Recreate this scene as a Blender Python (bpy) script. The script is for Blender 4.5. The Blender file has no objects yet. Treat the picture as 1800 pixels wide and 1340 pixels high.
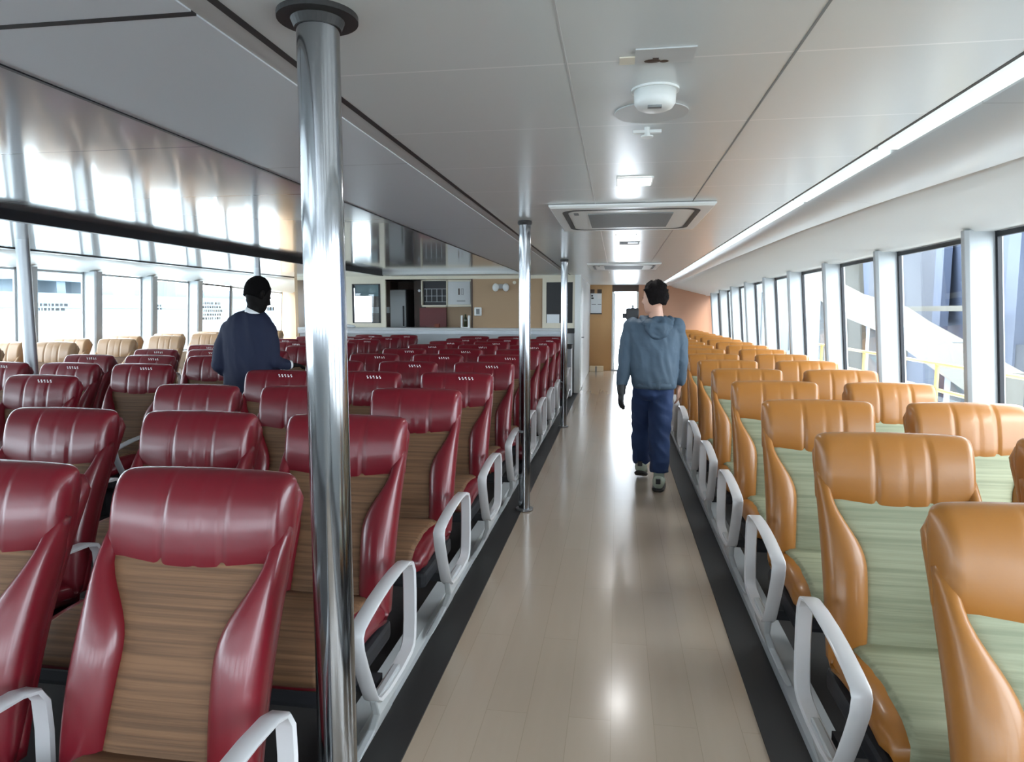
import bpy, bmesh, math, random
from mathutils import Vector, Matrix
random.seed(7)
sc = bpy.context.scene
COL = sc.collection

# ------------------------------------------------------------------ camera, sky, light, exposure
F_PX, VX, VY, ROLL, EYE = 1200.0, 1085.0, 547.0, 0.016, 1.5
def unit(v): return v.normalized()
Yc = unit(Vector(((VX-900)/F_PX, -(VY-670)/F_PX, -1.0)))      # world +Y in camera axes (x right, y up, z back)
up = Vector((ROLL, 1.0, 0.0)); Zc = unit(up - Yc*up.dot(Yc))
Xc = Yc.cross(Zc)
rot = Matrix((Xc, Yc, Zc))                                    # rows = world axes in camera frame -> camera-to-world
cam_d = bpy.data.cameras.new('camera'); cam = bpy.data.objects.new('camera', cam_d); COL.objects.link(cam)
cam.matrix_world = Matrix.Translation((0, 0, EYE)) @ rot.to_4x4()
cam_d.sensor_width = 36; cam_d.lens = 36*F_PX/1800; cam_d.clip_start = 0.05; cam_d.clip_end = 500
sc.camera = cam

world = bpy.data.worlds.new('sky'); sc.world = world; world.use_nodes = True
wn = world.node_tree; bg = wn.nodes['Background']
tc = wn.nodes.new('ShaderNodeTexCoord'); sep = wn.nodes.new('ShaderNodeSeparateXYZ'); rmp = wn.nodes.new('ShaderNodeValToRGB')
wn.links.new(tc.outputs['Generated'], sep.inputs[0]); wn.links.new(sep.outputs['Z'], rmp.inputs[0]); wn.links.new(rmp.outputs[0], bg.inputs[0])
rmp.color_ramp.elements[0].position = 0.0; rmp.color_ramp.elements[0].color = (0.80, 0.90, 1.0, 1)
rmp.color_ramp.elements[1].position = 0.6; rmp.color_ramp.elements[1].color = (0.93, 0.97, 1.0, 1)
bg.inputs[1].default_value = 3.4

sun_d = bpy.data.lights.new('hazy_sun', 'SUN'); sun_d.energy = .8; sun_d.angle = math.radians(20); sun_d.color = (1, .95, .88)
sun = bpy.data.objects.new('hazy_sun', sun_d); COL.objects.link(sun); sun.rotation_euler = (math.radians(38), math.radians(32), 0)

def portal(name, loc, rx, ry, rz, sx, sy):
    d = bpy.data.lights.new(name, 'AREA'); d.shape = 'RECTANGLE'; d.size = sx; d.size_y = sy; d.cycles.is_portal = True
    o = bpy.data.objects.new(name, d); COL.objects.link(o); o.location = loc; o.rotation_euler = (rx, ry, rz)
portal('window_daylight', (2.75, 7, 1.4), 0, math.radians(90), 0, 1.5, 22)
portal('window_daylight', (-2.5, -3.3, 1.7), math.radians(90), 0, 0, 10.5, .75)  # serves the added rear windows, out of view
portal('window_daylight', (-8.0, 5, 1.4), 0, math.radians(-90), 0, 1.5, 20)

sc.view_settings.view_transform = 'Standard'; sc.view_settings.look = 'None'
sc.view_settings.gamma = 1; sc.view_settings.use_curve_mapping = False
sc.view_settings.exposure = 2.0
sc.cycles.use_denoising = True
sc.cycles.max_bounces = 10; sc.cycles.diffuse_bounces = 6; sc.cycles.glossy_bounces = 5; sc.cycles.transparent_max_bounces = 16
sc.cycles.sample_clamp_indirect = 8; sc.cycles.caustics_reflective = False; sc.cycles.caustics_refractive = False

# ------------------------------------------------------------------ materials
def lin(c):
    def f(v):
        v /= 255.0
        return v/12.92 if v <= .04045 else ((v+.055)/1.055)**2.4
    return (f(c[0]), f(c[1]), f(c[2]), 1)
def mat(name, rgb, rough=.5, metal=0, coat=0, spec=.5, noise=0, nscale=8, bump=0, bscale=60, emit=0):
    m = bpy.data.materials.new(name); m.use_nodes = True; nt = m.node_tree; p = nt.nodes['Principled BSDF']
    c = lin(rgb); p.inputs['Base Color'].default_value = c
    p.inputs['Roughness'].default_value = rough; p.inputs['Metallic'].default_value = metal
    p.inputs['Coat Weight'].default_value = coat; p.inputs['Coat Roughness'].default_value = .15
    p.inputs['Specular IOR Level'].default_value = spec
    if emit:
        p.inputs['Emission Color'].default_value = c; p.inputs['Emission Strength'].default_value = emit
    t = nt.nodes.new('ShaderNodeTexCoord')
    if noise:
        n = nt.nodes.new('ShaderNodeTexNoise'); n.inputs['Scale'].default_value = nscale; n.inputs['Detail'].default_value = 4
        mx = nt.nodes.new('ShaderNodeMix'); mx.data_type = 'RGBA'
        mx.inputs[6].default_value = tuple(v*(1-noise) for v in c[:3])+(1,); mx.inputs[7].default_value = tuple(min(1, v*(1+noise)) for v in c[:3])+(1,)
        nt.links.new(t.outputs['Object'], n.inputs['Vector']); nt.links.new(n.outputs['Fac'], mx.inputs[0]); nt.links.new(mx.outputs[2], p.inputs['Base Color'])
    if bump:
        n2 = nt.nodes.new('ShaderNodeTexNoise'); n2.inputs['Scale'].default_value = bscale; n2.inputs['Detail'].default_value = 3
        b = nt.nodes.new('ShaderNodeBump'); b.inputs['Strength'].default_value = bump; b.inputs['Distance'].default_value = .01
        nt.links.new(t.outputs['Object'], n2.inputs['Vector']); nt.links.new(n2.outputs['Fac'], b.inputs['Height']); nt.links.new(b.outputs[0], p.inputs['Normal'])
    return m
def striped(name, rgb1, rgb2, scale, rough=.7):
    """woven fabric with fine horizontal streaks"""
    m = mat(name, rgb1, rough); nt = m.node_tree; p = nt.nodes['Principled BSDF']
    t = nt.nodes.new('ShaderNodeTexCoord'); mp = nt.nodes.new('ShaderNodeMapping'); mp.inputs['Scale'].default_value = (1.2, scale*.5, scale)
    n = nt.nodes.new('ShaderNodeTexNoise'); n.inputs['Scale'].default_value = 1.0; n.inputs['Detail'].default_value = 3; n.inputs['Roughness'].default_value = .6
    r = nt.nodes.new('ShaderNodeValToRGB'); r.color_ramp.elements[0].position = .38; r.color_ramp.elements[1].position = .62
    r.color_ramp.elements[0].color = lin(rgb2); r.color_ramp.elements[1].color = lin(rgb1)
    nt.links.new(t.outputs['Object'], mp.inputs[0]); nt.links.new(mp.outputs[0], n.inputs['Vector']); nt.links.new(n.outputs['Fac'], r.inputs[0]); nt.links.new(r.outputs[0], p.inputs['Base Color'])
    b = nt.nodes.new('ShaderNodeBump'); b.inputs['Strength'].default_value = .35; b.inputs['Distance'].default_value = .006
    nt.links.new(n.outputs['Fac'], b.inputs['Height']); nt.links.new(b.outputs[0], p.inputs['Normal'])
    return m
def panelled(name, rgb, line, rough, px, py, ox, oy, w=.006, spec=.5, coat=0):
    """painted sheet with thin joints every px / py metres (world axes; the object's origin is the world origin)"""
    m = mat(name, rgb, rough, spec=spec, coat=coat); nt = m.node_tree; p = nt.nodes['Principled BSDF']
    t = nt.nodes.new('ShaderNodeTexCoord'); s = nt.nodes.new('ShaderNodeSeparateXYZ'); nt.links.new(t.outputs['Object'], s.inputs[0])
    def M(op, a, b=None):
        n = nt.nodes.new('ShaderNodeMath'); n.operation = op
        for i, v in enumerate((a, b)):
            if v is None: continue
            if isinstance(v, (int, float)): n.inputs[i].default_value = v
            else: nt.links.new(v, n.inputs[i])
        return n.outputs[0]
    fac = None
    for ax, per, off in (('X', px, ox), ('Y', py, oy)):
        if not per: continue
        v = M('LESS_THAN', M('ABSOLUTE', M('SUBTRACT', M('FRACT', M('ADD', M('DIVIDE', M('SUBTRACT', s.outputs[ax], off), per), .5)), .5)), w/per/2)
        fac = v if fac is None else M('MAXIMUM', fac, v)
    mx = nt.nodes.new('ShaderNodeMix'); mx.data_type = 'RGBA'; mx.inputs[6].default_value = lin(rgb); mx.inputs[7].default_value = lin(line)
    nt.links.new(fac, mx.inputs[0]); nt.links.new(mx.outputs[2], p.inputs['Base Color'])
    return m
def glass(name, tint=(.93, .97, .98), refl=.06):
    m = bpy.data.materials.new(name); m.use_nodes = True; nt = m.node_tree; nt.nodes.clear()
    o = nt.nodes.new('ShaderNodeOutputMaterial'); mx = nt.nodes.new('ShaderNodeMixShader'); tr = nt.nodes.new('ShaderNodeBsdfTransparent'); g = nt.nodes.new('ShaderNodeBsdfGlossy')
    lw = nt.nodes.new('ShaderNodeLayerWeight'); lw.inputs[0].default_value = .5
    pw = nt.nodes.new('ShaderNodeMath'); pw.operation = 'POWER'; pw.inputs[1].default_value = 4; nt.links.new(lw.outputs['Facing'], pw.inputs[0])
    f = nt.nodes.new('ShaderNodeMath'); f.operation = 'MULTIPLY_ADD'; f.inputs[1].default_value = .7; f.inputs[2].default_value = refl; nt.links.new(pw.outputs[0], f.inputs[0])
    tr.inputs[0].default_value = (*tint, 1); g.inputs['Roughness'].default_value = .02; g.inputs[0].default_value = (.9, .9, .9, 1)
    nt.links.new(f.outputs[0], mx.inputs[0]); nt.links.new(tr.outputs[0], mx.inputs[1]); nt.links.new(g.outputs[0], mx.inputs[2]); nt.links.new(mx.outputs[0], o.inputs[0])
    return m
M = dict(
  red=mat('red_leather', (108, 9, 26), .38, coat=.4, noise=.12, nscale=5, bump=.12, bscale=14),
  orange=mat('orange_leather', (150, 96, 34), .42, coat=.18, noise=.12, nscale=5, bump=.12, bscale=14),
  tanfab=striped('tan_striped_fabric', (124, 90, 62), (96, 68, 45), 90),
  greenfab=striped('sage_striped_fabric', (146, 150, 124), (124, 129, 104), 60),
  tanlea=mat('tan_leather', (176, 140, 104), .42, coat=.2, noise=.12, nscale=5),
  chrome=mat('polished_steel', (148, 150, 153), .12, metal=1),
  steel=mat('brushed_steel', (160, 163, 166), .35, metal=.8),
  arm=mat('grey_armrest_enamel', (200, 200, 202), .32, coat=.3),
  rail=mat('grey_painted_metal', (176, 180, 182), .38),
  black=mat('black_rubber', (38, 37, 37), .55),
  blackgloss=mat('black_gloss', (20, 20, 26), .35, spec=.3),
  underseat=mat('dark_seat_pan', (26, 27, 32), .6),
  darkfloor=mat('dark_seating_floor', (48, 46, 46), .6, noise=.2),
  shedgrey=mat('shed_cladding', (66, 76, 82), .7), shedblue=mat('shed_shutter', (54, 64, 72), .7),
  fin=mat('window_post_enamel', (176, 181, 184), .4),
  white=mat('white_enamel', (228, 230, 228), .35),
  offwhite=mat('pale_wall_paint', (217, 219, 218), .45),
  cream=mat('cream_panel', (220, 212, 192), .4),
  beige=mat('beige_laminate', (172, 142, 108), .42),
  amber=mat('ochre_laminate', (196, 152, 100), .42),
  brown=mat('rosy_brown_laminate', (188, 138, 108), .45),
  darkbrown=mat('dark_brown_laminate', (70, 52, 42), .5),
  redwall=mat('red_backsplash', (112, 44, 44), .45),
  lamp=mat('lit_diffuser', (255, 255, 250), .5, emit=1.3),
  cove=mat('pale_cove_lining', (226, 238, 238), .4, emit=.28),
  coveoff=mat('grey_cove_lining', (196, 198, 198), .4),
  rack=panelled('side_soffit_paint', (220, 223, 224), (200, 203, 204), .32, 0, 1.9, 0, .5, .008),
  ceil=panelled('aisle_ceiling_paint', (216, 221, 221), (234, 236, 236), .22, 0, .63, 0, 1.88, .008, spec=.6),
  ceil2=panelled('satin_blue_grey_ceiling', (214, 221, 227), (180, 186, 192), .34, 0, 2.4, 0, .6, .008, spec=.6),
  dome=panelled('gloss_centre_ceiling', (206, 211, 214), (160, 166, 172), .07, 0, 1.2, 0, .4, .012, spec=.9, coat=.6),
  floorwood=None, glass=glass('window_glass'), dglass=mat('dark_cabinet_glass', (20, 19, 20), .3, spec=.25),
  grille=mat('grey_filter_grille', (126, 128, 128), .6),
  skin=mat('light_skin', (206, 160, 138), .5), dskin=mat('dark_skin', (17, 13, 12), .7, spec=.15),
  hair=mat('black_hair', (22, 18, 18), .9, spec=.15, bump=.8, bscale=60), hair2=mat('black_cropped_hair', (13, 11, 11), .9, spec=.1, bump=.4, bscale=120),
  jacket=mat('slate_blue_jacket', (66, 84, 100), .7, noise=.12, nscale=7, bump=.5, bscale=11),
  trousers=mat('navy_trousers', (27, 49, 88), .8, noise=.15, nscale=8, bump=.5, bscale=10),
  suit=mat('navy_suit_cloth', (17, 25, 52), .8, noise=.1, nscale=6, bump=.35, bscale=8),
  shoe=mat('pale_green_grey_mesh', (176, 186, 170), .6), glove=mat('black_glove', (18, 19, 24), .45),
  shirt=mat('white_shirt', (235, 235, 235), .7),
  paper=mat('white_paper', (226, 230, 232), .7), ink=mat('dark_print', (50, 52, 56), .7), inkpale=mat('pale_print', (176, 186, 196), .7),
  yellow=mat('yellow_painted_rail', (170, 148, 88), .5), palebeam=mat('pale_cream_steel', (88, 87, 80), .6),
  ship=mat('slate_blue_hull', (62, 72, 92), .7, noise=.2, nscale=.35), ship2=mat('dark_blue_grey_hull', (42, 48, 60), .7, noise=.3, nscale=.5),
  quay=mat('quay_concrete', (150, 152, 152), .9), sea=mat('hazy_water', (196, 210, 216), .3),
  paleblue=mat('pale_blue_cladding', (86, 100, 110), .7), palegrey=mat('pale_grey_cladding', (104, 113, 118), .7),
  cardboard=mat('cream_carton', (222, 206, 176), .7), tealblind=mat('grey_teal_blind', (92, 116, 122), .7),
  green=mat('dark_green_bottle', (52, 56, 34), .2), orangebox=mat('brown_box', (120, 54, 34), .6),
)
def wood_floor():
    m = mat('laminate_floor', (170, 156, 138), .2, spec=.6, coat=.25); nt = m.node_tree; p = nt.nodes['Principled BSDF']
    t = nt.nodes.new('ShaderNodeTexCoord'); mp = nt.nodes.new('ShaderNodeMapping'); mp.inputs['Scale'].default_value = (14, 1.1, 1)
    n = nt.nodes.new('ShaderNodeTexNoise'); n.inputs['Scale'].default_value = 1.2; n.inputs['Detail'].default_value = 5
    br = nt.nodes.new('ShaderNodeTexBrick'); mb = nt.nodes.new('ShaderNodeMapping'); mb.inputs['Rotation'].default_value = (0, 0, math.pi/2)
    br.inputs['Scale'].default_value = 1; br.inputs['Brick Width'].default_value = 1.2; br.inputs['Row Height'].default_value = .155; br.inputs['Mortar Size'].default_value = .0012
    br.inputs['Color1'].default_value = lin((180, 164, 147)); br.inputs['Color2'].default_value = lin((176, 160, 143)); br.inputs['Mortar'].default_value = lin((162, 147, 130))
    mx = nt.nodes.new('ShaderNodeMix'); mx.data_type = 'RGBA'; mx.blend_type = 'MULTIPLY'; mx.inputs[0].default_value = .35
    r = nt.nodes.new('ShaderNodeValToRGB'); r.color_ramp.elements[0].color = (.72, .70, .68, 1); r.color_ramp.elements[1].color = (1, 1, 1, 1)
    nt.links.new(t.outputs['Object'], mp.inputs[0]); nt.links.new(mp.outputs[0], n.inputs['Vector']); nt.links.new(n.outputs['Fac'], r.inputs[0])
    nt.links.new(t.outputs['Object'], mb.inputs[0]); nt.links.new(mb.outputs[0], br.inputs['Vector'])
    nt.links.new(br.outputs['Color'], mx.inputs[6]); nt.links.new(r.outputs[0], mx.inputs[7]); nt.links.new(mx.outputs[2], p.inputs['Base Color'])
    return m
M['floorwood'] = wood_floor()

# ------------------------------------------------------------------ mesh helpers
def new(): return bmesh.new()
def box(bm, x0, x1, y0, y1, z0, z1, bev=0):
    mtx = Matrix.Translation(((x0+x1)/2, (y0+y1)/2, (z0+z1)/2)) @ Matrix.Diagonal((abs(x1-x0), abs(y1-y0), abs(z1-z0), 1))
    r = bmesh.ops.create_cube(bm, size=1, matrix=mtx)
    if bev:
        es = list({e for v in r['verts'] for e in v.link_edges})
        bmesh.ops.bevel(bm, geom=es, offset=bev, segments=2, affect='EDGES', profile=.6)
    return bm
def cyl(bm, p0, p1, r0, r1=None, n=20):
    r1 = r0 if r1 is None else r1
    p0 = Vector(p0); p1 = Vector(p1); d = p1-p0
    q = d.to_track_quat('Z', 'Y').to_matrix().to_4x4()
    bmesh.ops.create_cone(bm, cap_ends=True, segments=n, radius1=r0, radius2=r1, depth=d.length, matrix=Matrix.Translation((p0+p1)/2) @ q)
    return bm
def quad(bm, *pts):
    bm.faces.new([bm.verts.new(p) for p in pts]); return bm
def loft(bm, rings, caps=True):
    vs = [[bm.verts.new(p) for p in r] for r in rings]; n = len(vs[0])
    for a, b in zip(vs, vs[1:]):
        for i in range(n): bm.faces.new((a[i], a[(i+1) % n], b[(i+1) % n], b[i]))
    if caps: bm.faces.new(vs[0][::-1]); bm.faces.new(vs[-1])
    return bm
def sweep(bm, pts, rad, ref=(0, 1, 0), n=16, ex=2.0, caps=True):
    """elliptical tube through pts; rad items (a,b): a across, b along ref"""
    pts = [Vector(p) for p in pts]; rings = []; ref = Vector(ref)
    for i, p in enumerate(pts):
        t = (pts[min(i+1, len(pts)-1)]-pts[max(i-1, 0)]).normalized()
        b = (ref - t*ref.dot(t)).normalized(); a = t.cross(b)
        ra, rb = rad[i] if isinstance(rad[i], tuple) else (rad[i], rad[i])
        ring = []
        for k in range(n):
            th = 2*math.pi*k/n; c, s = math.cos(th), math.sin(th)
            ring.append(p + a*ra*math.copysign(abs(c)**(2/ex), c) + b*rb*math.copysign(abs(s)**(2/ex), s))
        rings.append(ring)
    return loft(bm, rings, caps)
def ball(bm, c, r, seg=20):
    r = r if isinstance(r, tuple) else (r, r, r)
    bmesh.ops.create_uvsphere(bm, u_segments=seg, v_segments=seg//2+2, radius=1, matrix=Matrix.Translation(c) @ Matrix.Diagonal((*r, 1)))
    return bm
def obj(name, bm, m, parent=None, smooth=False, at=None, bev=0):
    bmesh.ops.recalc_face_normals(bm, faces=bm.faces)
    me = bpy.data.meshes.new(name); bm.to_mesh(me); bm.free()
    if smooth: me.shade_smooth() if hasattr(me, 'shade_smooth') else None
    if smooth:
        for p in me.polygons: p.use_smooth = True
    for q in (m if isinstance(m, (list, tuple)) else [m]): me.materials.append(M[q] if isinstance(q, str) else q)
    o = bpy.data.objects.new(name, me); COL.objects.link(o)
    if parent: o.parent = parent
    if at: o.location = at
    if bev:
        b = o.modifiers.new('soft_edges', 'BEVEL'); b.width = bev; b.segments = 2; b.limit_method = 'ANGLE'
    return o
def fused(name, bm, m, parent=None, vox=.008, it=4, fac=.5, folds=0, fs=(9, 9, 4)):
    """joins overlapping closed forms into one continuous skin"""
    o = obj(name, bm, m, parent)
    r = o.modifiers.new('r', 'REMESH'); r.mode = 'VOXEL'; r.voxel_size = vox
    s = o.modifiers.new('s', 'SMOOTH'); s.iterations = it; s.factor = fac
    dg = bpy.context.evaluated_depsgraph_get(); ev = o.evaluated_get(dg)
    me = bpy.data.meshes.new_from_object(ev); o.modifiers.clear(); o.data = me
    if folds:
        from mathutils import noise
        for v in me.vertices:
            q = Vector((v.co.x*fs[0], v.co.y*fs[1], v.co.z*fs[2]+v.co.x*fs[0]*.5))
            v.co += v.normal*folds*(1-2.2*abs(noise.noise(q)))+v.normal*folds*.4*noise.noise(q*2.3)
    for p in me.polygons: p.use_smooth = True
    return o
def empty(name, loc, label=None, cat=None, group=None, rz=0):
    o = bpy.data.objects.new(name, None); COL.objects.link(o); o.location = loc; o.rotation_euler = (0, 0, rz); o.empty_display_size = .1
    return tag(o, label, cat, group)
def tag(o, label=None, cat=None, group=None):
    if label: o['label'] = label
    if cat: o['category'] = cat
    if group: o['group'] = group
    return o
def struct(name, bm, m, parent=None, smooth=False, bev=0):
    o = obj(name, bm, m, parent, smooth, bev=bev)
    if parent is None: o['kind'] = 'structure'
    return o
def copy_tree(o, parent=None):
    c = o.copy(); COL.objects.link(c)
    if parent: c.parent = parent
    for ch in list(o.children): copy_tree(ch, c)
    return c
TR = [0]
def trim(bm, m, **k):
    TR[0] += 1
    return struct('trim_%d' % TR[0], bm, m, **k)

# ------------------------------------------------------------------ shell of the saloon
ZC, ZD = 2.15, 2.207                       # aisle ceiling, raised centre ceiling
Y0, YB, YE, YL = -3.0, 12.5, 17.4, 14.9   # rear wall, galley front, aisle end, left-hand front wall
struct('floor', box(new(), -.69, .53, Y0, YE, -.05, 0), 'floorwood')
struct('floor_seating_left', box(new(), -8.2, -.69, Y0, YE, -.06, -.002), 'darkfloor')
struct('floor_seating_right', box(new(), .53, 2.6, Y0, YE, -.06, -.002), 'darkfloor')
trim(box(new(), -.826, -.69, Y0, YB, 0, .006), 'black')
trim(box(new(), .53, .668, Y0, YE-.5, 0, .006), 'black')
def seat_rail(x0, x1):        # bevelled track that carries the seats
    s = 1 if x1 > x0 else -1
    bm = new(); prof = [(x0, 0), (x0+.004*s, .028), (x0+.03*s, .05), (x1, .055), (x1, 0)]
    loft(bm, [[(x, y, z) for x, z in prof] for y in (Y0, 12.0)]); trim(bm, 'rail')
seat_rail(-.826, -.93); seat_rail(.668, .77)

# ceilings
struct('ceiling', box(new(), -.84, 1.0, Y0, YE, ZC, ZC+.04), 'ceil')
trim(box(new(), .43, .436, Y0, 12, ZC-.0015, ZC+.001), 'grille')
trim(box(new(), -.145, -.14, Y0, 12, ZC-.001, ZC+.001), 'coveoff')
# right light cove: dark gap then pale lining
trim(box(new(), 1.0, 1.012, Y0, YE, ZC-.001, ZC+.05), 'black')
trim(box(new(), 1.012, 1.115, Y0, YE, ZC+.02, ZC+.03), 'rail')
cv = empty('cove_light', (0, 0, 0), 'long pale light strip recessed along the right edge of the aisle ceiling', 'light strip')
y = -.9
while y < 15.5:
    obj('light_panel', box(new(), 1.035, 1.11, y, y+1.26, ZC+.0, ZC+.019), 'cove', cv); y += 1.34
# left cove, unlit
trim(box(new(), -.862, -.84, Y0, YB, ZC-.001, ZC+.05), 'black')
trim(box(new(), -.93, -.862, Y0, YB, ZC+.004, ZC+.03), 'coveoff')
trim(box(new(), -1.62, -.93, 1.46, YB, ZC, ZC+.04), 'ceil2')
trim(box(new(), -1.62, -.93, Y0, 1.44, ZC, ZC+.04), 'ceil2')
trim(box(new(), -1.62, -.93, 1.44, 1.46, ZC-.001, ZC+.04), 'black')
# raised centre ceiling with its dark edges
struct('ceiling_centre', box(new(), -4.25, -1.62, Y0, 12.0, ZD, ZD+.04), 'dome')
trim(box(new(), -1.635, -1.62, Y0, 12.0, ZC-.004, ZD), 'blackgloss')
trim(box(new(), -4.25, -4.2, Y0, 12.0, ZC-.02, ZD), 'blackgloss')
trim(box(new(), -4.2, -1.635, 11.95, 12.0, ZC, ZD), 'white')
trim(box(new(), -4.2, -1.62, 12.0, YB, ZC, ZC+.04), 'white')
# left aisle ceiling
struct('ceiling_left', box(new(), -6.2, -4.25, Y0, YL, ZC, ZC+.04), 'dome')
trim(box(new(), -6.28, -6.2, Y0, YL, ZC-.012, ZC+.05), 'blackgloss')
trim(box(new(), -6.42, -6.28, Y0, YL, ZC, ZC+.03), 'white')

# side soffits and window walls
def rackx(y):   # outer edge of the side soffit, drawing in towards the bow
    pts = [(-3, 1.80), (1.5, 1.72), (3.1, 1.62), (4.3, 1.49), (5.7, 1.41), (9, 1.34), (17.4, 1.25)]
    for (a, xa), (b, xb) in zip(pts, pts[1:]):
        if y <= b: return xa+(xb-xa)*(y-a)/(b-a)
    return pts[-1][1]
def ztop(y): return 1.985-.0016*max(0, y-9)**2
XT = 2.28                                # glass plane at the window heads
def xg(z): return XT+.09*(1.985-z)/1.1    # glass leans out towards the sill
N = 60
bm = new(); bm2 = new()
prev = prev2 = None
for i in range(N+1):
    y = Y0+(YE-Y0)*i/N; rx = rackx(y); zt = ztop(y)
    p = [(1.115, y, ZC+.03), (1.115, y, ZC-.005), (rx-.10, y, ZC-.022), (rx-.03, y, ZC-.034), (rx, y, ZC-.026), (rx+.006, y, ZC-.008)]
    q = [(rx+.006, y, ZC-.008), (rx+.03, y, ZC-.03), (rx+.12, y, ZC-.07), (XT-.16, y, zt+.02), (XT-.13, y, zt), (XT+.02, y, zt)]
    a = [bm.verts.new(v) for v in p]; b = [bm2.verts.new(v) for v in q]
    if prev:
        for k in range(len(a)-1): bm.faces.new((prev[k], prev[k+1], a[k+1], a[k]))
        for k in range(len(b)-1): bm2.faces.new((prev2[k], prev2[k+1], b[k+1], b[k]))
    prev, prev2 = a, b
trim(bm, 'rack', smooth=True)
o = struct('wall_right', bm2, 'offwhite', smooth=True)
SILL = .80
trim(box(new(), xg(SILL)-.16, xg(SILL)+.1, Y0, YE, 0, SILL), 'offwhite')
WN = [0]
def side_window(ya, yb, side, x_of, ztf, mats=('blackgloss', 'glass')):
    """glass between two fins: gasket along head, far edge and near edge"""
    WN[0] += 1
    w = bpy.data.objects.new('window_%d' % WN[0], None); COL.objects.link(w); w['kind'] = 'structure'
    za, zb = ztf(ya), ztf(yb); g = new(); d = .008*side; t = .035
    def pt(y, z, off=0): return (x_of(z)+off, y, z)
    bars = [((ya, za-.02), (yb, zb-.02)), ((yb-.012, SILL), (yb-.012, zb)), ((ya+.012, SILL), (ya+.012, za)), ((ya, SILL+.012), (yb, SILL+.012))]
    for (p, q) in bars:
        vert = abs(q[1]-p[1]) > .5; hw = .015
        A = []
        for (yy, zz) in (p, q):
            for s in (-1, 1):
                y_ = yy+(hw*s if vert else 0); z_ = zz+(0 if vert else hw*s)
                A.append(pt(y_, z_, -d*2)); A.append(pt(y_, z_, d))
        a = [g.verts.new(v) for v in A]
        for f in ((0, 1, 3, 2), (4, 5, 7, 6), (0, 1, 5, 4), (2, 3, 7, 6), (0, 2, 6, 4), (1, 3, 7, 5)): g.faces.new([a[k] for k in f])
    obj('gasket', g, mats[0], w)
    obj('pane', quad(new(), pt(ya, SILL), pt(yb, SILL), pt(yb, zb), pt(ya, za)), mats[1], w)
    return w
def fin(y, side, x_of, ztf, depth=.18, th=.085):
    zt = ztf(y); bm = new(); R = []
    for z in (SILL-.02, zt+.01):
        x = x_of(z); xi = x-side*depth; r = .02
        R.append([(x+side*.03, y, z), (xi+side*r, y, z), (xi, y+r, z), (xi, y+th-r, z), (xi+side*r, y+th, z), (x+side*.03, y+th, z)])
    loft(bm, R); return trim(bm, 'fin', bev=.004)
RW = [-2.8, -1.32, .16, 1.64, 3.12, 4.62, 6.10, 7.56, 9.06, 10.54, 12.02, 13.48, 14.92, 16.3, 17.3]
for a, b in zip(RW, RW[1:]):
    fin(a, 1, xg, ztop); side_window(a+.085, b, 1, xg, ztop)
# left wall
XL = -7.5
def xgl(z): return XL-.07*(2.03-z)/1.1
def ztl(y): return 2.05-.0030*max(0, y-8)**2
bm = new(); prev = None
for i in range(N+1):
    y = Y0+(YL-Y0)*i/N; zt = ztl(y)
    b = [bm.verts.new(v) for v in ((-6.42, y, ZC), (-6.5, y, ZC-.03), (-7.0, y, ZC-.03), (XL+.13, y, zt+.02), (XL+.1, y, zt), (XL-.02, y, zt))]
    if prev:
        for k in range(5): bm.faces.new((prev[k], prev[k+1], b[k+1], b[k]))
    prev = b
struct('wall_left', bm, 'offwhite', smooth=True)
trim(box(new(), xgl(SILL)-.1, xgl(SILL)+.12, Y0, YL, 0, SILL), 'offwhite')
LW = [-2.6, -1.45, -.3, .85, 2.0, 3.15, 4.3, 5.45, 6.55, 7.64, 8.75, 9.95, 11.17, 12.52, 14.6]
for a, b in zip(LW, LW[1:]):
    if a != 12.52: fin(a, -1, xgl, ztl, .20, .15)
    side_window(a+(.15 if a != 12.52 else .02), b, -1, xgl, ztl, ('rail' if b != 12.52 else 'blackgloss', 'glass'))
# rear and front walls
b = box(box(new(), -7.7, 2.6, Y0-.08, Y0, 0, 1.35), -7.7, 2.6, Y0-.08, Y0, 2.02, 2.4)
for k in range(8): box(b, -7.7+1.45*k, -7.52+1.45*k, Y0-.08, Y0, 1.35, 2.02)
struct('wall_rear', b, 'offwhite')
for k in range(7):  # unseen rear windows, added and sized to bring fill light from behind
    WN[0] += 1; w = bpy.data.objects.new('window_%d' % WN[0], None); COL.objects.link(w); w['kind'] = 'structure'; x0 = -7.52+1.45*k
    obj('pane', quad(new(), (x0, Y0-.04, 1.35), (x0+1.27, Y0-.04, 1.35), (x0+1.27, Y0-.04, 2.02), (x0, Y0-.04, 2.02)), 'glass', w)
struct('wall_front_left', box(new(), -7.7, -6.1, YL, YL+.06, 0, 2.2), 'beige')
trim(box(new(), -7.7, 2.6, Y0, YE+2, 2.40, 2.46), 'coveoff')            # deckhead above the ceilings

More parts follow.
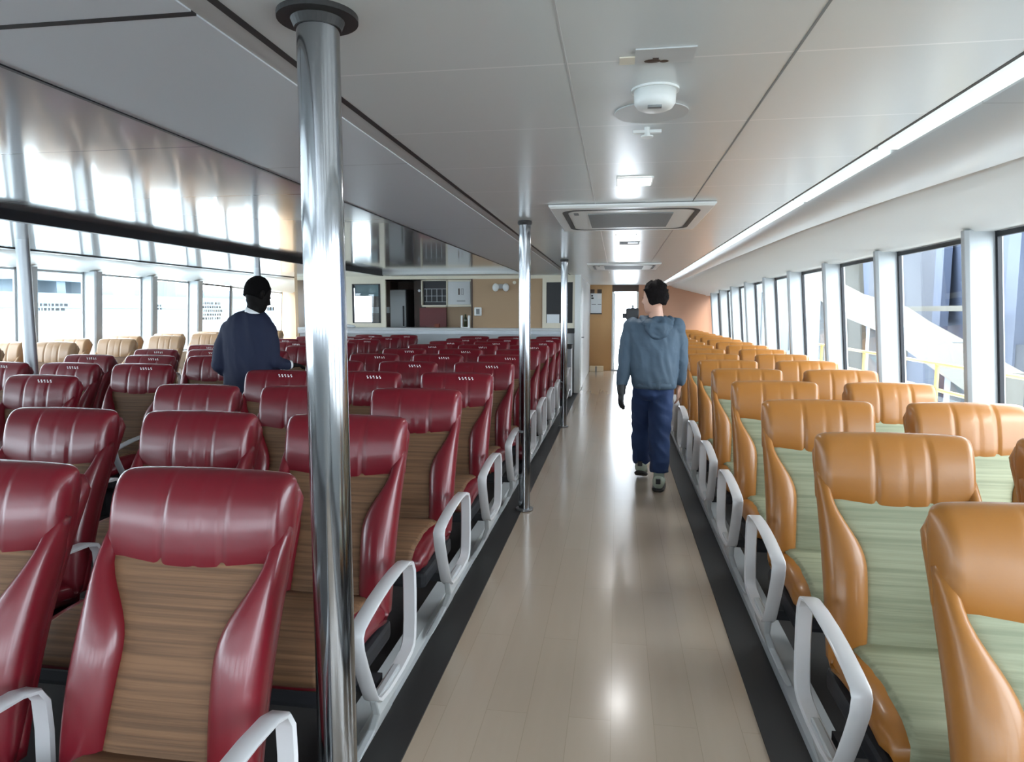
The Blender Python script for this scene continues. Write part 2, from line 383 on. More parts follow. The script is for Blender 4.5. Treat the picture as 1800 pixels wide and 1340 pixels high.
# end of the aisle: bulkhead with the open door
struct('wall_end_left', box(new(), -.68, -.13, YE, YE+.06, 0, ZC), 'amber')
struct('wall_end_right', box(new(), .52, 2.6, YE, YE+.06, 0, ZC), 'brown')
struct('wall_end_head', box(new(), -.13, .52, YE, YE+.06, 1.98, ZC), 'darkbrown')
d = bpy.data.objects.new('door_1', None); COL.objects.link(d); d['kind'] = 'structure'
obj('door_frame', box(box(new(), -.13, -.085, YE-.03, YE+.09, 0, 1.98), .475, .52, YE-.03, YE+.09, 0, 1.98), 'white', d)
obj('door_leaf', box(new(), -.085, -.05, YE+.1, YE+.75, .01, 1.95), 'rail', d)
obj('door_sill', box(new(), -.13, .52, YE-.05, YE+.1, 0, .03), 'steel', d)
struct('wall_corridor', box(new(), -.74, -.68, YB, YE, 0, ZC), 'offwhite')
d = bpy.data.objects.new('door_2', None); COL.objects.link(d); d['kind'] = 'structure'
obj('door_leaf', box(new(), -.68, -.667, 13.0, 13.75, .03, 1.95), 'white', d)
obj('door_handle', cyl(new(), (-.665, 13.1, 1.0), (-.62, 13.1, 1.0), .012), 'steel', d)
trim(box(new(), -.76, -.655, YB-.06, YB+.02, 0, ZC), 'white')

# ------------------------------------------------------------------ ferry seats
BW = .245
def back(s):       # centre line of the backrest: s 0 (hinge) .. 1 (top); returns y, z
    return (-.30+.30*s-.035*math.sin(math.pi*s), .40+.675*s)
def frame(s):
    y0, z0 = back(max(0, s-.02)); y1, z1 = back(min(1, s+.02)); t = Vector((0, y1-y0, z1-z0)).normalized()
    return t, Vector((0, -t.z, t.y))       # along, forward normal
def bp(x, s, h):
    y, z = back(s); t, n = frame(s); return Vector((x, y, z))+n*h
def sring(cx, s, hc, rx, rh, n=20, ex=2.6):
    out = []
    for k in range(n):
        th = 2*math.pi*k/n; c, q = math.cos(th), math.sin(th)
        out.append(bp(cx+rx*math.copysign(abs(c)**(2/ex), c), s, hc+rh*math.copysign(abs(q)**(2/ex), q)))
    return out
def insert_w(s):   # half width of the fabric centre: waisted
    if s > .72: return .215
    if s > .38: return .128+.087*(0.5-0.5*math.cos(math.pi*(s-.38)/.34))**1.3
    return .128+.014*(.38-s)/.38
def lerp_list(f, n): return [f(i/(n-1)) for i in range(n)]
def seat_parts(root, lea, fab, arms, legs, marks=False):
    # shell of the back
    def sh(v):
        s = -.05+1.03*v; r = 1 if v < .94 else math.sqrt(max(.05, 1-((v-.94)/.065)**2))
        return sring(0, s, -.045, BW*(1 if v < .94 else .86+.14*r), .042*r, 24, 4)
    obj('backrest', loft(new(), lerp_list(sh, 26)), lea, root, True)
    # fabric centre
    obj('back_insert', loft(new(), lerp_list(lambda v: sring(0, .0+.78*v, -.004, insert_w(.78*v)+.012, .016, 16, 3.2), 22)), fab, root, True)
    # side bolsters that swell in beside the waist
    for sd in (-1, 1):
        def bo(v):
            s = -.04+.86*v; wi = insert_w(s); xo = BW; c = (wi+xo)/2; hw = (xo-wi)/2
            hgt = .016+.050*math.sin(math.pi*min(1, max(0, v*.97+.03)))**.7
            return sring(sd*c, s, -.012, hw+.006, hgt, 18, 2.5)
        obj('bolster', loft(new(), lerp_list(bo, 24)), lea, root, True)
    # headrest: a fat pillow with two stitched creases, lower edge dipping in the middle
    rings = []
    NX = 61
    for i in range(NX):
        u = -1+2*i/(NX-1); x = u*(BW+.004)
        endr = math.sqrt(max(0.0, 1-((abs(u)-.86)/.14)**2)) if abs(u) > .86 else 1
        endr = max(endr, .18)
        lo = .570+.085*abs(u)**2.2; hi = 1.0+.006*(1-abs(u))-.012*abs(u)**6
        cs, hs = (lo+hi)/2, (hi-lo)/2*(.84+.16*endr)
        crease = 1-.11*math.exp(-((x+.075)/.007)**2)-.11*math.exp(-((x-.095)/.007)**2)-.03*math.exp(-((x-.02)/.01)**2)
        th = .066*endr*crease*(1+.06*math.cos(u*3.0))
        ring = []
        for k in range(28):
            a = 2*math.pi*k/28; c, q = math.cos(a), math.sin(a)
            zz = .408+.675*(cs+hs*math.copysign(abs(c)**(2/2.5), c)); yy = -.052+(zz-.95)*.20
            ring.append(Vector((x, yy-th*math.copysign(abs(q)**(2/2.3), q)*(1.12 if q > 0 else .9), zz)))
        rings.append(ring)
    hr = obj('headrest', loft(new(), rings), lea, root, True)
    if marks:
        b = new()
        rr = random.Random(3)
        for k in range(5):
            x = .03+.022*k; s = .955
            for j in range(2):
                w_ = .004+.008*rr.random(); c = Vector((x+.006*j, -.103-.003*j, 1.058-.010*j))
                box(b, c.x-w_/2, c.x+w_/2, c.y-.002, c.y+.002, c.z-.004, c.z+.004)
        obj('stitched_mark', b, 'shirt', hr)
    # cushion
    def cu(v):
        y = -.28-.47*v; w = BW-.004 if v < .93 else BW-.018; z = .375+.03*math.sin(math.pi*min(1, v*1.0))**.8; rz = .06 if v < .9 else .06-.025*(v-.9)/.1
        return [Vector((w*math.copysign(abs(math.cos(t))**.55, math.cos(t)), y, z+rz*math.copysign(abs(math.sin(t))**.6, math.sin(t)))) for t in [2*math.pi*k/24 for k in range(24)]]
    obj('seat_cushion', loft(new(), lerp_list(cu, 16)), lea, root, True)
    prof = [(-.27, .452), (-.36, .458), (-.50, .466), (-.62, .462), (-.70, .452), (-.745, .432), (-.762, .40), (-.764, .37)]
    obj('seat_insert', loft(new(), [[(x, y-.004*(abs(x) < .15), z-.010*(abs(x) > .17)) for (y, z) in prof]+[(x, y+.03, z-.04) for (y, z) in prof[::-1]] for x in (-.185, -.165, -.08, 0, .08, .165, .185)]), fab, root, True)
    obj('seat_pan', box(new(), -BW+.01, BW-.01, -.72, -.22, .26, .335, .02), 'underseat', root)
    for sd in arms:
        pts = [(-.27, .30), (-.262, .36), (-.258, .47), (-.262, .55), (-.285, .588), (-.33, .602), (-.42, .606), (-.52, .602), (-.62, .592), (-.72, .575), (-.775, .562), (-.79, .545), (-.782, .50), (-.745, .42), (-.70, .335), (-.672, .285), (-.64, .262), (-.56, .25), (-.42, .248), (-.32, .256), (-.285, .272)]
        cx = sum(p[0] for p in pts)/len(pts); cz = sum(p[1] for p in pts)/len(pts)
        n = len(pts); b = new(); R = []
        for i, (y, z) in enumerate(pts):
            a = Vector((0, *pts[i-1])); c = Vector((0, *pts[(i+1) % n])); t = (c-a).normalized(); nn = Vector((0, -t.z, t.y))
            if nn.dot(Vector((0, cy_(y, cx), z-cz))) < 0: nn = -nn
            w = .026; x = sd*.32; p0 = Vector((x, y, z))
            R.append([p0+Vector((-w, 0, 0)), p0+Vector((-w*.8, 0, 0))+nn*.004, p0+Vector((w*.8, 0, 0))+nn*.004, p0+Vector((w, 0, 0)), p0+Vector((w*.8, 0, 0))-nn*.010, p0+Vector((-w*.8, 0, 0))-nn*.010])
        vs = [[b.verts.new(p) for p in r] for r in R]
        for i in range(n):
            A, B = vs[i], vs[(i+1) % n]
            for k in range(6): b.faces.new((A[k], A[(k+1) % 6], B[(k+1) % 6], B[k]))
        obj('armrest', b, 'arm', root, True).data.set_sharp_from_angle(angle=.75)
    for sd in legs:      # pressed metal foot from armrest down to the rail
        x = sd*.32; xo = sd*.245
        R = []
        for z, y0, y1, xx in ((.27, -.66, -.42, x), (.20, -.62, -.44, x-sd*.005), (.13, -.60, -.43, x-sd*.03), (.075, -.66, -.38, x-sd*.055), (.05, -.74, -.30, x-sd*.07)):
            R.append([(xx-.014, y0, z), (xx+.014, y0, z), (xx+.014, y1, z), (xx-.014, y1, z)])
        obj('leg', loft(new(), R), 'rail', root, bev=.006)
    if not legs: obj('leg', box(box(new(), -.03, .03, -.55, -.45, 0, .27), -.05, .05, -.68, -.32, 0, .02), 'underseat', root)
    b = new(); box(b, -.288, .288, -.54, -.48, .225, .265); obj('cross_beam', b, 'underseat', root)
def cy_(y, c): return y-c
def proto(name, lea, fab, arms, legs, marks=False):
    r = empty(name, (0, 0, 0)); seat_parts(r, lea, fab, arms, legs, marks); return r
ORD = ['nearest', 'second', 'third', 'fourth', 'fifth', 'sixth', 'seventh', 'eighth', 'ninth', 'tenth', 'eleventh', 'twelfth', 'thirteenth', 'fourteenth', 'fifteenth', 'sixteenth', 'seventeenth']
def rowword(k): return 'in the nearest row' if k == 0 else '%s row from the foreground' % ORD[k]
PROTO = {}
def place(key, args, x, y, z, label, group):
    if key not in PROTO: PROTO[key] = proto('ferry_seat', *args); o = PROTO[key]
    else: o = copy_tree(PROTO[key])
    o.location = (x, y, z); tag(o, label, 'seat', group); return o
COLS1 = [('beside the wooden aisle', (1,), (1,)), ('one place in from the walkway', (1,), ()), ('two places in from the walkway', (1, -1), ())]
for k in range(12):
    y = 1.66+.955*k
    if y > 11.8: break
    for c, (word, arms, legs) in enumerate(COLS1):
        x = -1.065-.64*c
        place(('r', c, k >= 3), ('red', 'tanfab', arms, legs, k >= 3), x, y, 0, 'red seat %s, %s' % (word, rowword(k)), 'red seats left of the wooden aisle')
COLS2 = [('on the near edge of the far red block', (1,)), ('in the middle of the far red block', (1,)), ('on the far edge of the far red block', (1, -1))]
for k in range(10):
    y = 2.99+.955*k
    for c, (word, arms) in enumerate(COLS2):
        x = -3.69-.64*c
        place(('s', c), ('red', 'tanfab', arms, (), True), x, y, 0, 'red seat %s, %s' % (word, rowword(k)), 'red seats of the far block')
for k in range(17):
    y = 1.62+.885*k
    for c, (word, arms, legs) in enumerate([('beside the aisle', (-1, 1), (-1,)), ('beside the windows', (1,), ())]):
        x = .935+.64*c
        if y > 16.6: continue
        place(('o', c, 0), ('orange', 'greenfab', arms, legs, False), x, y, 0, 'orange seat %s, %s' % (word, rowword(k)), 'orange seats under the right windows')
for k in range(8):
    y = 4.9+.955*k
    for c, word in enumerate(('on the inner side', 'on the outer side')):
        place(('t', c), ('tanlea', 'tanfab', (1,), (), False), -6.2-.64*c, y, .07, 'tan seat %s by the left windows, %s' % (word, rowword(k)), 'tan seats under the left windows')
trim(box(new(), -7.45, -5.75, Y0, YL, 0, .07), 'darkfloor')

# ------------------------------------------------------------------ poles
def pole(x, y, z0, z1, r, label, m='chrome', collar=.0, dark=True):
    o = empty('steel_pole', (x, y, z0), label, 'pole', 'stanchion poles')
    obj('shaft', cyl(new(), (0, 0, 0), (0, 0, z1-z0), r, n=40), m, o, True).data.set_sharp_from_angle(angle=.6)
    obj('base_flange', cyl(new(), (0, 0, 0), (0, 0, .012), r*1.5, n=32), 'steel', o)
    if collar: obj('ceiling_flange', cyl(cyl(new(), (0, 0, z1-z0-.012), (0, 0, z1-z0), collar, n=40), (0, 0, z1-z0-.03), (0, 0, z1-z0-.012), r*1.08, r*1.25, n=32), 'black', o)
    return o
pole(-.665, 1.50, 0, ZC, .047, 'thick polished steel pole in the foreground beside the nearest red seats', collar=.088)
pole(-.672, 5.0, 0.006, ZC, .043, 'second steel pole along the aisle edge, by the armrests', collar=.05)
pole(-.67, 8.75, .006, ZC, .043, 'third steel pole along the aisle, before the galley corner', collar=.05)
pole(-5.4, 5.60, 0, ZC, .055, 'grey pole standing among seats at far left by the windows', m='steel')
pole(-5.4, 9.75, 0, ZC, .05, 'slim grey pole directly behind the head of the man in the suit', m='steel')

# ------------------------------------------------------------------ ceiling fittings
def ceiling_lamp(x, y, label):
    o = empty('ceiling_lamp', (x, y, ZC-.001), label, 'ceiling lamp', 'small ceiling lamps')
    obj('diffuser', box(new(), -.082, .082, -.1, .1, -.008, -.001, .003), 'lamp', o)
    obj('frame', box(box(box(box(new(), -.09, -.083, -.108, .108, -.006, 0), .083, .09, -.108, .108, -.006, 0), -.083, .083, -.108, -.101, -.006, 0), -.083, .083, .101, .108, -.006, 0), 'white', o)
    ld = bpy.data.lights.new('lamp_glow', 'AREA'); ld.size = .14; ld.energy = 1.2; lo = bpy.data.objects.new('lamp_glow', ld); COL.objects.link(lo); lo.parent = o; lo.location = (0, 0, -.014)
ceiling_lamp(.075, 3.56, 'nearest lit square ceiling lamp, before the air conditioner')
ceiling_lamp(.065, 6.1, 'lit ceiling lamp just beyond the large air conditioner')
ceiling_lamp(.05, 8.95, 'farthest lit ceiling lamp, above the walker')
def cassette(x, y, label):
    o = empty('air_conditioner', (x, y, ZC-.003), label, 'air conditioner', 'ceiling cassette air conditioners')
    W, D = .50, .62
    b = new(); R = []
    for (w, dd, z) in ((W, D, 0), (W, D, -.010), (W-.012, D-.012, -.022)): R.append([(-w, -dd, z), (w, -dd, z), (w, dd, z), (-w, dd, z)])
    obj('cover_panel', loft(b, R), 'white', o)
    def rrect(w, dd, r, z, n=8):
        out = []
        for cx, cy, a0 in ((w-r, dd-r, 0), (-w+r, dd-r, 90), (-w+r, -dd+r, 180), (w-r, -dd+r, 270)):
            for i in range(n+1):
                a = math.radians(a0+90*i/n); out.append((cx+r*math.cos(a), cy+r*math.sin(a), z))
        return out
    b = new(); A = [b.verts.new(p) for p in rrect(W-.07, D-.09, .12, -.024)]; B = [b.verts.new(p) for p in rrect(W-.105, D-.125, .10, -.024)]
    C = [b.verts.new(p) for p in rrect(W-.07, D-.09, .12, -.020)]; n = len(A)
    for i in range(n):
        b.faces.new((A[i], A[(i+1) % n], B[(i+1) % n], B[i])); b.faces.new((A[i], A[(i+1) % n], C[(i+1) % n], C[i]))
    obj('air_slot', b, 'black', o)
    obj('intake_grille', box(new(), -.27, .27, -.36, .36, -.028, -.02), 'grille', o)
    obj('label_plate', box(new(), -.36, -.33, -.40, -.30, -.0245, -.021), 'grille', o)
cassette(.073, 4.88, 'large square ceiling cassette air conditioner above the aisle')
cassette(.08, 10.1, 'second ceiling air conditioner, seen edge-on farther along the aisle')
o = empty('smoke_detector', (.10, 2.13, ZC), 'round white smoke detector on the aisle ceiling', 'smoke detector')
obj('base', cyl(new(), (0, 0, -.006), (0, 0, 0), .07, n=32), 'white', o, True).data.set_sharp_from_angle(angle=.6)
b = new(); sweep(b, [(0, 0, -.004), (0, 0, -.04), (0, 0, -.052), (0, 0, -.058), (0, 0, -.060)], [.062, .060, .052, .038, .030], n=32)
obj('housing', b, 'white', o, True)
obj('sensor_slot', box(new(), -.022, .018, -.045, -.028, -.062, -.056), 'grille', o)
tag(obj('ceiling_rosette', cyl(new(), (.10, 2.36, ZC-.005), (.10, 2.36, ZC-.001), .12, n=40), 'coveoff'), 'flat pale disc on the ceiling just beyond the smoke detector', 'ceiling plate')
o = empty('sprinkler_head', (.095, 2.55, ZC), 'small white sprinkler head on the ceiling beyond the smoke detector', 'sprinkler')
obj('stem', cyl(new(), (0, 0, -.03), (0, 0, 0), .01), 'white', o); obj('deflector', cyl(box(new(), -.05, .05, -.008, .008, -.02, -.01), (0, 0, -.035), (0, 0, -.03), .022), 'white', o)
o = empty('ceiling_sign', (.11, 1.85, ZC), 'small pictogram label plate on the ceiling before the smoke detector', 'sign')
obj('plate', box(new(), -.075, .075, -.05, .05, -.004, -.0005), 'coveoff', o)
b = new(); quad(b, (-.11, -.02+.03, -.0045), (-.055, -.02+.03, -.0045), (-.055, .05, -.0045), (-.11, .05, -.0045)); obj('side_tab', box(new(), -.115, -.075, .0, .05, -.004, -.0005), 'cream', o)
b.free()
b = new(); ball(b, (-.03, .03, -.005), (.022, .012, .002), 12); ball(b, (0, .035, -.005), (.012, .008, .002), 12); box(b, -.03, -.015, .01, .03, -.006, -.004); obj('pictogram', b, 'darkbrown', o)
o = empty('ceiling_sign', (.10, 6.75, ZC), 'little arrow and letter sign on the ceiling between two lamps', 'sign')
obj('plate', box(new(), -.09, .1, -.14, .14, -.004, -.0005), 'grille', o)
b = new(); box(b, -.01, .085, -.11, .02, -.006, -.004); obj('lettering', b, 'white', o)

# ------------------------------------------------------------------ galley across the saloon
GX0, GX1 = -6.1, -.74
struct('wall_galley_back', box(box(box(box(new(), GX0, -5.9, 14.5, 14.56, 0, 2.2), -5.1, GX1, 14.5, 14.56, 0, 2.2), -5.9, -5.1, 14.5, 14.56, 0, 1.1), -5.9, -5.1, 14.5, 14.56, 2.0, 2.2), 'darkbrown')
struct('wall_galley_side', box(new(), GX0-.06, GX0, YB, YL, 0, 2.2), 'beige')
trim(box(new(), GX0, GX1, YB-.01, YB+.05, 2.09, ZC), 'cream')
trim(box(new(), GX0, GX1, YB, 14.5, ZC, ZC+.04), 'offwhite')
o = empty('galley_counter', (-3.4, YB-.2, 0), 'long grey counter running across the front of the galley', 'counter')
obj('front_panel', box(new(), -2.6, 2.4, .03, .12, 0, 1.1), 'rail', o)
obj('worktop', box(new(), -2.62, 2.4, -.02, .5, 1.14, 1.19, .008), 'coveoff', o)
obj('edge_band', box(new(), -2.62, 2.4, -.01, .13, 1.075, 1.14), 'steel', o)
o = struct('wall_galley_window', box(box(box(box(new(), -5.9, -5.0, YB, YB+.05, 1.19, 2.09), -4.44, -4.34, YB, YB+.05, 1.19, 2.09), -5.0, -4.44, YB, YB+.05, 1.19, 1.27), -5.0, -4.44, YB, YB+.05, 2.01, 2.09), 'cream')
w = bpy.data.objects.new('window_%d' % (WN[0]+1), None); COL.objects.link(w); w['kind'] = 'structure'
obj('frame', box(box(box(box(new(), -5.0, -4.975, YB-.005, YB+.04, 1.27, 2.01), -4.475, -4.44, YB-.005, YB+.04, 1.27, 2.01), -5.0, -4.44, YB-.005, YB+.04, 1.27, 1.29), -5.0, -4.44, YB-.005, YB+.04, 1.995, 2.01), 'blackgloss', w)
obj('pane', quad(new(), (-4.98, YB+.02, 1.28), (-4.46, YB+.02, 1.28), (-4.46, YB+.02, 2.0), (-4.98, YB+.02, 2.0)), 'glass', w)
obj('blind', box(new(), -4.97, -4.48, YB+.05, YB+.06, 1.78, 2.0), 'tealblind', w)
struct('wall_galley_right', box(new(), -2.66, -1.34, YB, YB+.05, 1.19, 2.09), 'beige')
trim(box(new(), -2.68, -2.655, YB-.01, YB+.06, 1.19, 2.09), 'darkbrown')
struct('wall_galley_inner', box(new(), -3.72, -2.66, 13.1, 13.15, 1.0, 2.15), 'beige')
tag(obj('red_splash_panel', box(new(), -3.84, -3.3, 13.05, 13.1, 1.19, 1.56), 'redwall'), 'dull red panel on the galley wall below the glass cabinet', 'panel')
o = empty('refrigerator', (-4.35, 13.6, 0), 'tall silver grey refrigerator inside the dark galley', 'refrigerator')
obj('body', box(new(), -.16, .16, -.3, .3, 0, 1.93, .01), 'steel', o); obj('door', box(new(), -.16, .16, -.34, -.302, .05, 1.92, .008), 'rail', o)
obj('handle', box(new(), .11, .13, -.37, -.34, 1.2, 1.6), 'blackgloss', o)
o = empty('galley_cabinet', (-4.75, 13.6, 0), 'dark cabinet left of the refrigerator in the galley', 'cabinet')
obj('body', box(new(), -.2, .2, -.2, .3, 0, 2.1), 'darkbrown', o); obj('shelf', box(new(), -.19, .19, -.23, -.2, 1.46, 1.58), 'rail', o)
o = empty('pantry_cabinet', (-3.86, 13.4, 0), 'narrow dark brown cabinet right of the refrigerator', 'cabinet')
obj('body', box(new(), -.13, .13, -.2, .3, 0, 2.1), 'darkbrown', o)
obj('control_knob', cyl(new(), (-.02, -.22, 1.9), (-.02, -.2, 1.9), .025), 'steel', o)
o = empty('glass_cabinet', (-3.42, 12.6, 1.58), 'dark wall cabinet showing a rack of drinking glasses in the galley', 'cabinet')
obj('body', box(new(), -.25, .25, .1, .4, 0, .5), 'blackgloss', o)
b = new()
for s in (-.25, .235): box(b, s, s+.015, 0, .1, 0, .5)
box(b, -.25, .25, 0, .1, 0, .03); box(b, -.25, .25, 0, .1, .485, .5); obj('frame', b, 'cream', o)
b = new()
for k in range(5): box(b, -.16+.1*k, -.152+.1*k, .04, .05, .09, .34)
box(b, -.2, .25, .04, .05, .33, .34); box(b, -.2, .25, .04, .05, .2, .207); box(b, -.2, .25, .04, .05, .09, .097)
obj('glass_rack', b, 'rail', o)
o = empty('wall_cabinet', (-2.92, 12.6, 1.58), 'cream wall cabinet with a switch panel on its door', 'cabinet')
obj('body', box(new(), -.25, .24, .02, .4, 0, .5), 'cream', o); obj('door', box(new(), -.23, .2, 0, .02, .04, .47, .004), 'coveoff', o)
b = new(); box(b, -.03, -.005, -.008, 0, .22, .34); obj('switch_plate', b, 'darkbrown', o)
b = new(); box(b, .03, .036, -.006, 0, .22, .34); box(b, .06, .066, -.006, 0, .22, .34); box(b, .03, .066, -.006, 0, .22, .226); box(b, .03, .066, -.006, 0, .334, .34); box(b, -.06, .1, -.004, 0, .1, .115); obj('printed_mark', b, 'grille', o)
o = empty('emergency_light', (-2.12, YB, 1.93), 'white twin-headed emergency lamp high on the beige wall', 'lamp')
obj('bracket', box(new(), -.08, .12, -.03, 0, -.02, .06), 'coveoff', o)
for dx in (-.09, .1): obj('lamp_head', ball(new(), (dx, -.07, 0), (.06, .05, .075), 20), 'white', o, True)
tag(obj('sensor', cyl(new(), (-1.87, YB-.03, 2.02), (-1.87, YB, 2.02), .03), 'cream'), 'tiny cream sensor right of the emergency lamp', 'sensor')
o = empty('wall_phone', (-2.55, YB-.01, 1.49), 'white switch box mounted on the edge of the beige wall', 'switch')
obj('housing', box(new(), -.07, .07, -.04, .01, -.08, .08, .02), 'white', o); obj('keypad', box(new(), -.03, .035, -.045, -.038, -.05, .05), 'grille', o)
o = empty('bottle_holder', (-2.78, 12.4, 1.19), 'white U-shaped holder with a dark bottle on the counter', 'holder')
obj('bracket', box(box(box(new(), -.085, -.05, 0, .08, 0, .23, .01), .05, .085, 0, .08, 0, .23, .01), -.085, .085, 0, .08, 0, .015), 'white', o)
tag(obj('bottle', sweep(new(), [(-2.78, 12.44, 1.206), (-2.78, 12.44, 1.36), (-2.78, 12.44, 1.40), (-2.78, 12.44, 1.44)], [.035, .035, .015, .014], n=20), 'green', None, True), 'dark green bottle standing between white holder arms', 'bottle')
tag(obj('small_box', box(new(), -3.42, -3.33, 12.6, 12.68, 1.19, 1.26, .004), 'orangebox'), 'small brown box on the galley counter under the glass cabinet', 'box')
o = empty('paper_bundle', (-5.0, 12.24, 1.19), 'crumpled white wrapper lying at the left end of the counter', 'wrapper')
obj('wrapper_sheet', ball(ball(new(), (0, 0, .03), (.10, .06, .035), 10), (.09, .0, .02), (.07, .05, .025), 9), 'paper', o)
# framed dark display at the galley corner
o = empty('display_case', (-1.02, YB, 1.19), 'cream framed dark glass display case at the corner of the galley', 'display case')
obj('frame', box(box(box(box(new(), -.33, -.26, -.04, .04, 0, .9), .22, .31, -.04, .04, 0, .9), -.26, .22, -.04, .04, 0, .09), -.26, .22, -.04, .04, .83, .9), 'cream', o)
obj('glass_front', box(new(), -.26, .22, 0, .02, .09, .83), 'dglass', o)
obj('brochure', box(new(), -.25, -.02, -.03, -.02, .09, .25), 'paper', o)
trim(box(new(), -1.35, -.74, YB+.0, YB+.05, 0, 1.19), 'coveoff')
tag(obj('dark_ledge', box(new(), -.98, -.76, YB-.2, YB-.04, 1.10, 1.19), 'black'), 'short dark ledge under the display case', 'ledge')
o = empty('waste_bin', (-.87, 11.75, 0), 'steel grey waste bin with black lid by the galley corner', 'bin')
obj('body', box(new(), -.11, .11, -.15, .15, .04, .86, .01), 'steel', o); obj('lid', box(new(), -.115, .115, -.155, .155, .86, .93, .012), 'black', o)
obj('foot_pedal', cyl(new(), (0, -.2, .05), (0, -.14, .05), .03), 'black', o)
o = empty('notice_board', (-.53, YE-.01, 1.42), 'grey notice sheet hanging in a rail on the ochre wall', 'notice')
obj('sheet', box(new(), -.14, .14, -.01, 0, .03, .52), 'paper', o)
obj('top_rail', box(box(new(), -.14, -.04, -.02, 0, .52, .62), .03, .14, -.02, 0, .52, .62), 'darkbrown', o); obj('bottom_rail', box(new(), -.14, .15, -.03, 0, 0, .03), 'black', o)
b = new(); box(b, -.12, -.06, -.012, -.0105, .38, .42); box(b, -.12, -.08, -.012, -.0105, .44, .48); box(b, -.11, .0, -.012, -.0105, .24, .25); box(b, .04, .13, -.012, -.0105, .24, .25); obj('printed_text', b, 'ink', o)
obj('pinned_note', box(new(), .03, .13, -.014, -.011, .38, .50), 'shirt', o)
o = empty('carton', (-.5, YE-.25, 0), 'low cream carton on the floor against the ochre wall', 'box')
obj('body', box(new(), -.16, .18, -.12, .12, 0, .13, .006), 'cardboard', o); obj('tape', box(new(), -.02, .02, -.122, -.119, 0, .13), 'grille', o)
# window decals on the left panes
def decal(x, y, z, w, h, rows, label, m='inkpale'):
    b = new(); rr = random.Random(int(y*10))
    for r in range(rows):
        yy = y-w/2
        while yy < y+w/2:
            l = .02+.05*rr.random(); zz = z+h/2-h*(r+.5)/rows
            box(b, x, x+.003, yy, yy+l, zz-h/rows*.3, zz+h/rows*.3); yy += l+.02
    return tag(obj('window_decal', b, m), label, 'decal')
decal(XL-.02, 8.1, 1.55, .6, .12, 2, 'faint row of lettering on the left window near the grey pole')
decal(XL-.02, 10.25, 1.56, .35, .10, 2, 'faint lettering on the pane left of the man in the suit')
decal(XL-.02, 11.75, 1.5, .8, .35, 5, 'block of pale printed text on the pane beside the suit')
decal(XL-.02, 14.1, 1.55, .3, .14, 1, 'dark lettering on the last pane before the front wall', 'ink')

# ------------------------------------------------------------------ outside
struct('ground_quay', box(new(), 2.6, 80, -30, 90, -1.9, -1.8), 'quay')
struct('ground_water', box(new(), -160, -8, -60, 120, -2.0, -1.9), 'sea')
def outside(name, bm, m, label, cat, **k): return tag(obj(name, bm, m, **k), label, cat)
o = empty('harbour_building', (-52, 75, -2), 'pale blue terminal building far off through the left windows', 'building')
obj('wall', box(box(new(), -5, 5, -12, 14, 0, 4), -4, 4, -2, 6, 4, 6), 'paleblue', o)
b = new()
for k in range(5): box(b, 4.98, 5.05, -6.5+3*k, -4.8+3*k, 2, 3.2)
obj('window', b, 'palegrey', o)
o = empty('moored_ferry', (-30, 40, -1.9), 'hazy pale ferry moored outside the left windows', 'ship')
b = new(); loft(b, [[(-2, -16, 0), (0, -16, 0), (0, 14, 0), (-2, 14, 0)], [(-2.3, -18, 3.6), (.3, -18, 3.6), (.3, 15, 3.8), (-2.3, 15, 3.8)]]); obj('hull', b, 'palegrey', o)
obj('bulwark_stripe', box(new(), .30, .34, -17.5, 14.5, 3.55, 4.35), 'paleblue', o)
b = new(); box(b, -2, 0, -8.6, -8.2, 4.3, 5.0); box(b, -2, 0, -6.9, -6.3, 4.3, 5.0); box(b, -2, 0, -5.0, -4.5, 4.3, 5.0); box(b, -2.2, .2, -9.6, -4.2, 5.0, 5.6); obj('wheelhouse', b, 'paleblue', o)
obj('funnel', loft(new(), [[(-1.2, -3.9, 4.3), (0, -3.9, 4.3), (0, -2.6, 4.3), (-1.2, -2.6, 4.3)], [(-.8, -3.5, 5.6), (-.2, -3.5, 5.6), (-.2, -3.0, 5.6), (-.8, -3.0, 5.6)]]), 'paleblue', o)
obj('deckhouse', box(box(new(), -2, 0, 3.2, 4.9, 4.3, 5.4), -2, 0, 6.5, 12, 4.3, 4.8), 'paleblue', o)
# right side: neighbouring vessel, gangway rails, sloping beam
o = empty('neighbouring_ship', (9, 22, -1.8), 'slate blue hull of a ship close outside the right windows', 'ship')
b = new(); loft(b, [[(0, -14, 0), (4, -14, 0), (4, 4, 0), (0, 4, 0)], [(-.6, -14, 6.6), (4, -14, 6.6), (4, 4, 6.6), (-.6, 4, 6.6)]]); obj('hull', b, 'ship', o)
b = new()
for k in range(5): box(b, -.75, -.55, -13+3.4*k, -12.55+3.4*k, .3, 6.4)
obj('hull_rib', b, 'ship', o)
obj('lower_plating', box(box(new(), -.70, -.5, -7.6, -3.4, 1.0, 2.6), -.72, -.5, -2.6, 2.5, 2.9, 5.4), 'ship2', o)
o = empty('pier_pylon', (8, 29, -1.8), 'broad cream pylon outside the middle right windows', 'pylon')
obj('shaft', box(new(), 0, 2, -2.4, 2.3, 0, 9, .1), 'palebeam', o); obj('cap', box(new(), -.2, 2.2, -2.7, 2.6, 9, 9.5), 'palebeam', o)
o = empty('quay_shed', (10, 46, -1.8), 'pale grey shed beyond the pylon, through the far right windows', 'building')
obj('wall', box(new(), 0, 8, -9, 30, 0, 6), 'shedgrey', o); b = new()
for k in range(9): box(b, -.08, 0, -8+4*k, -6.4+4*k, 1, 4.6)
obj('shutter', b, 'shedblue', o)
o = empty('gangway', (6.4, 17, -1.8), 'pale sloping gangway beam outside the right windows', 'gangway')
b = new(); R = []
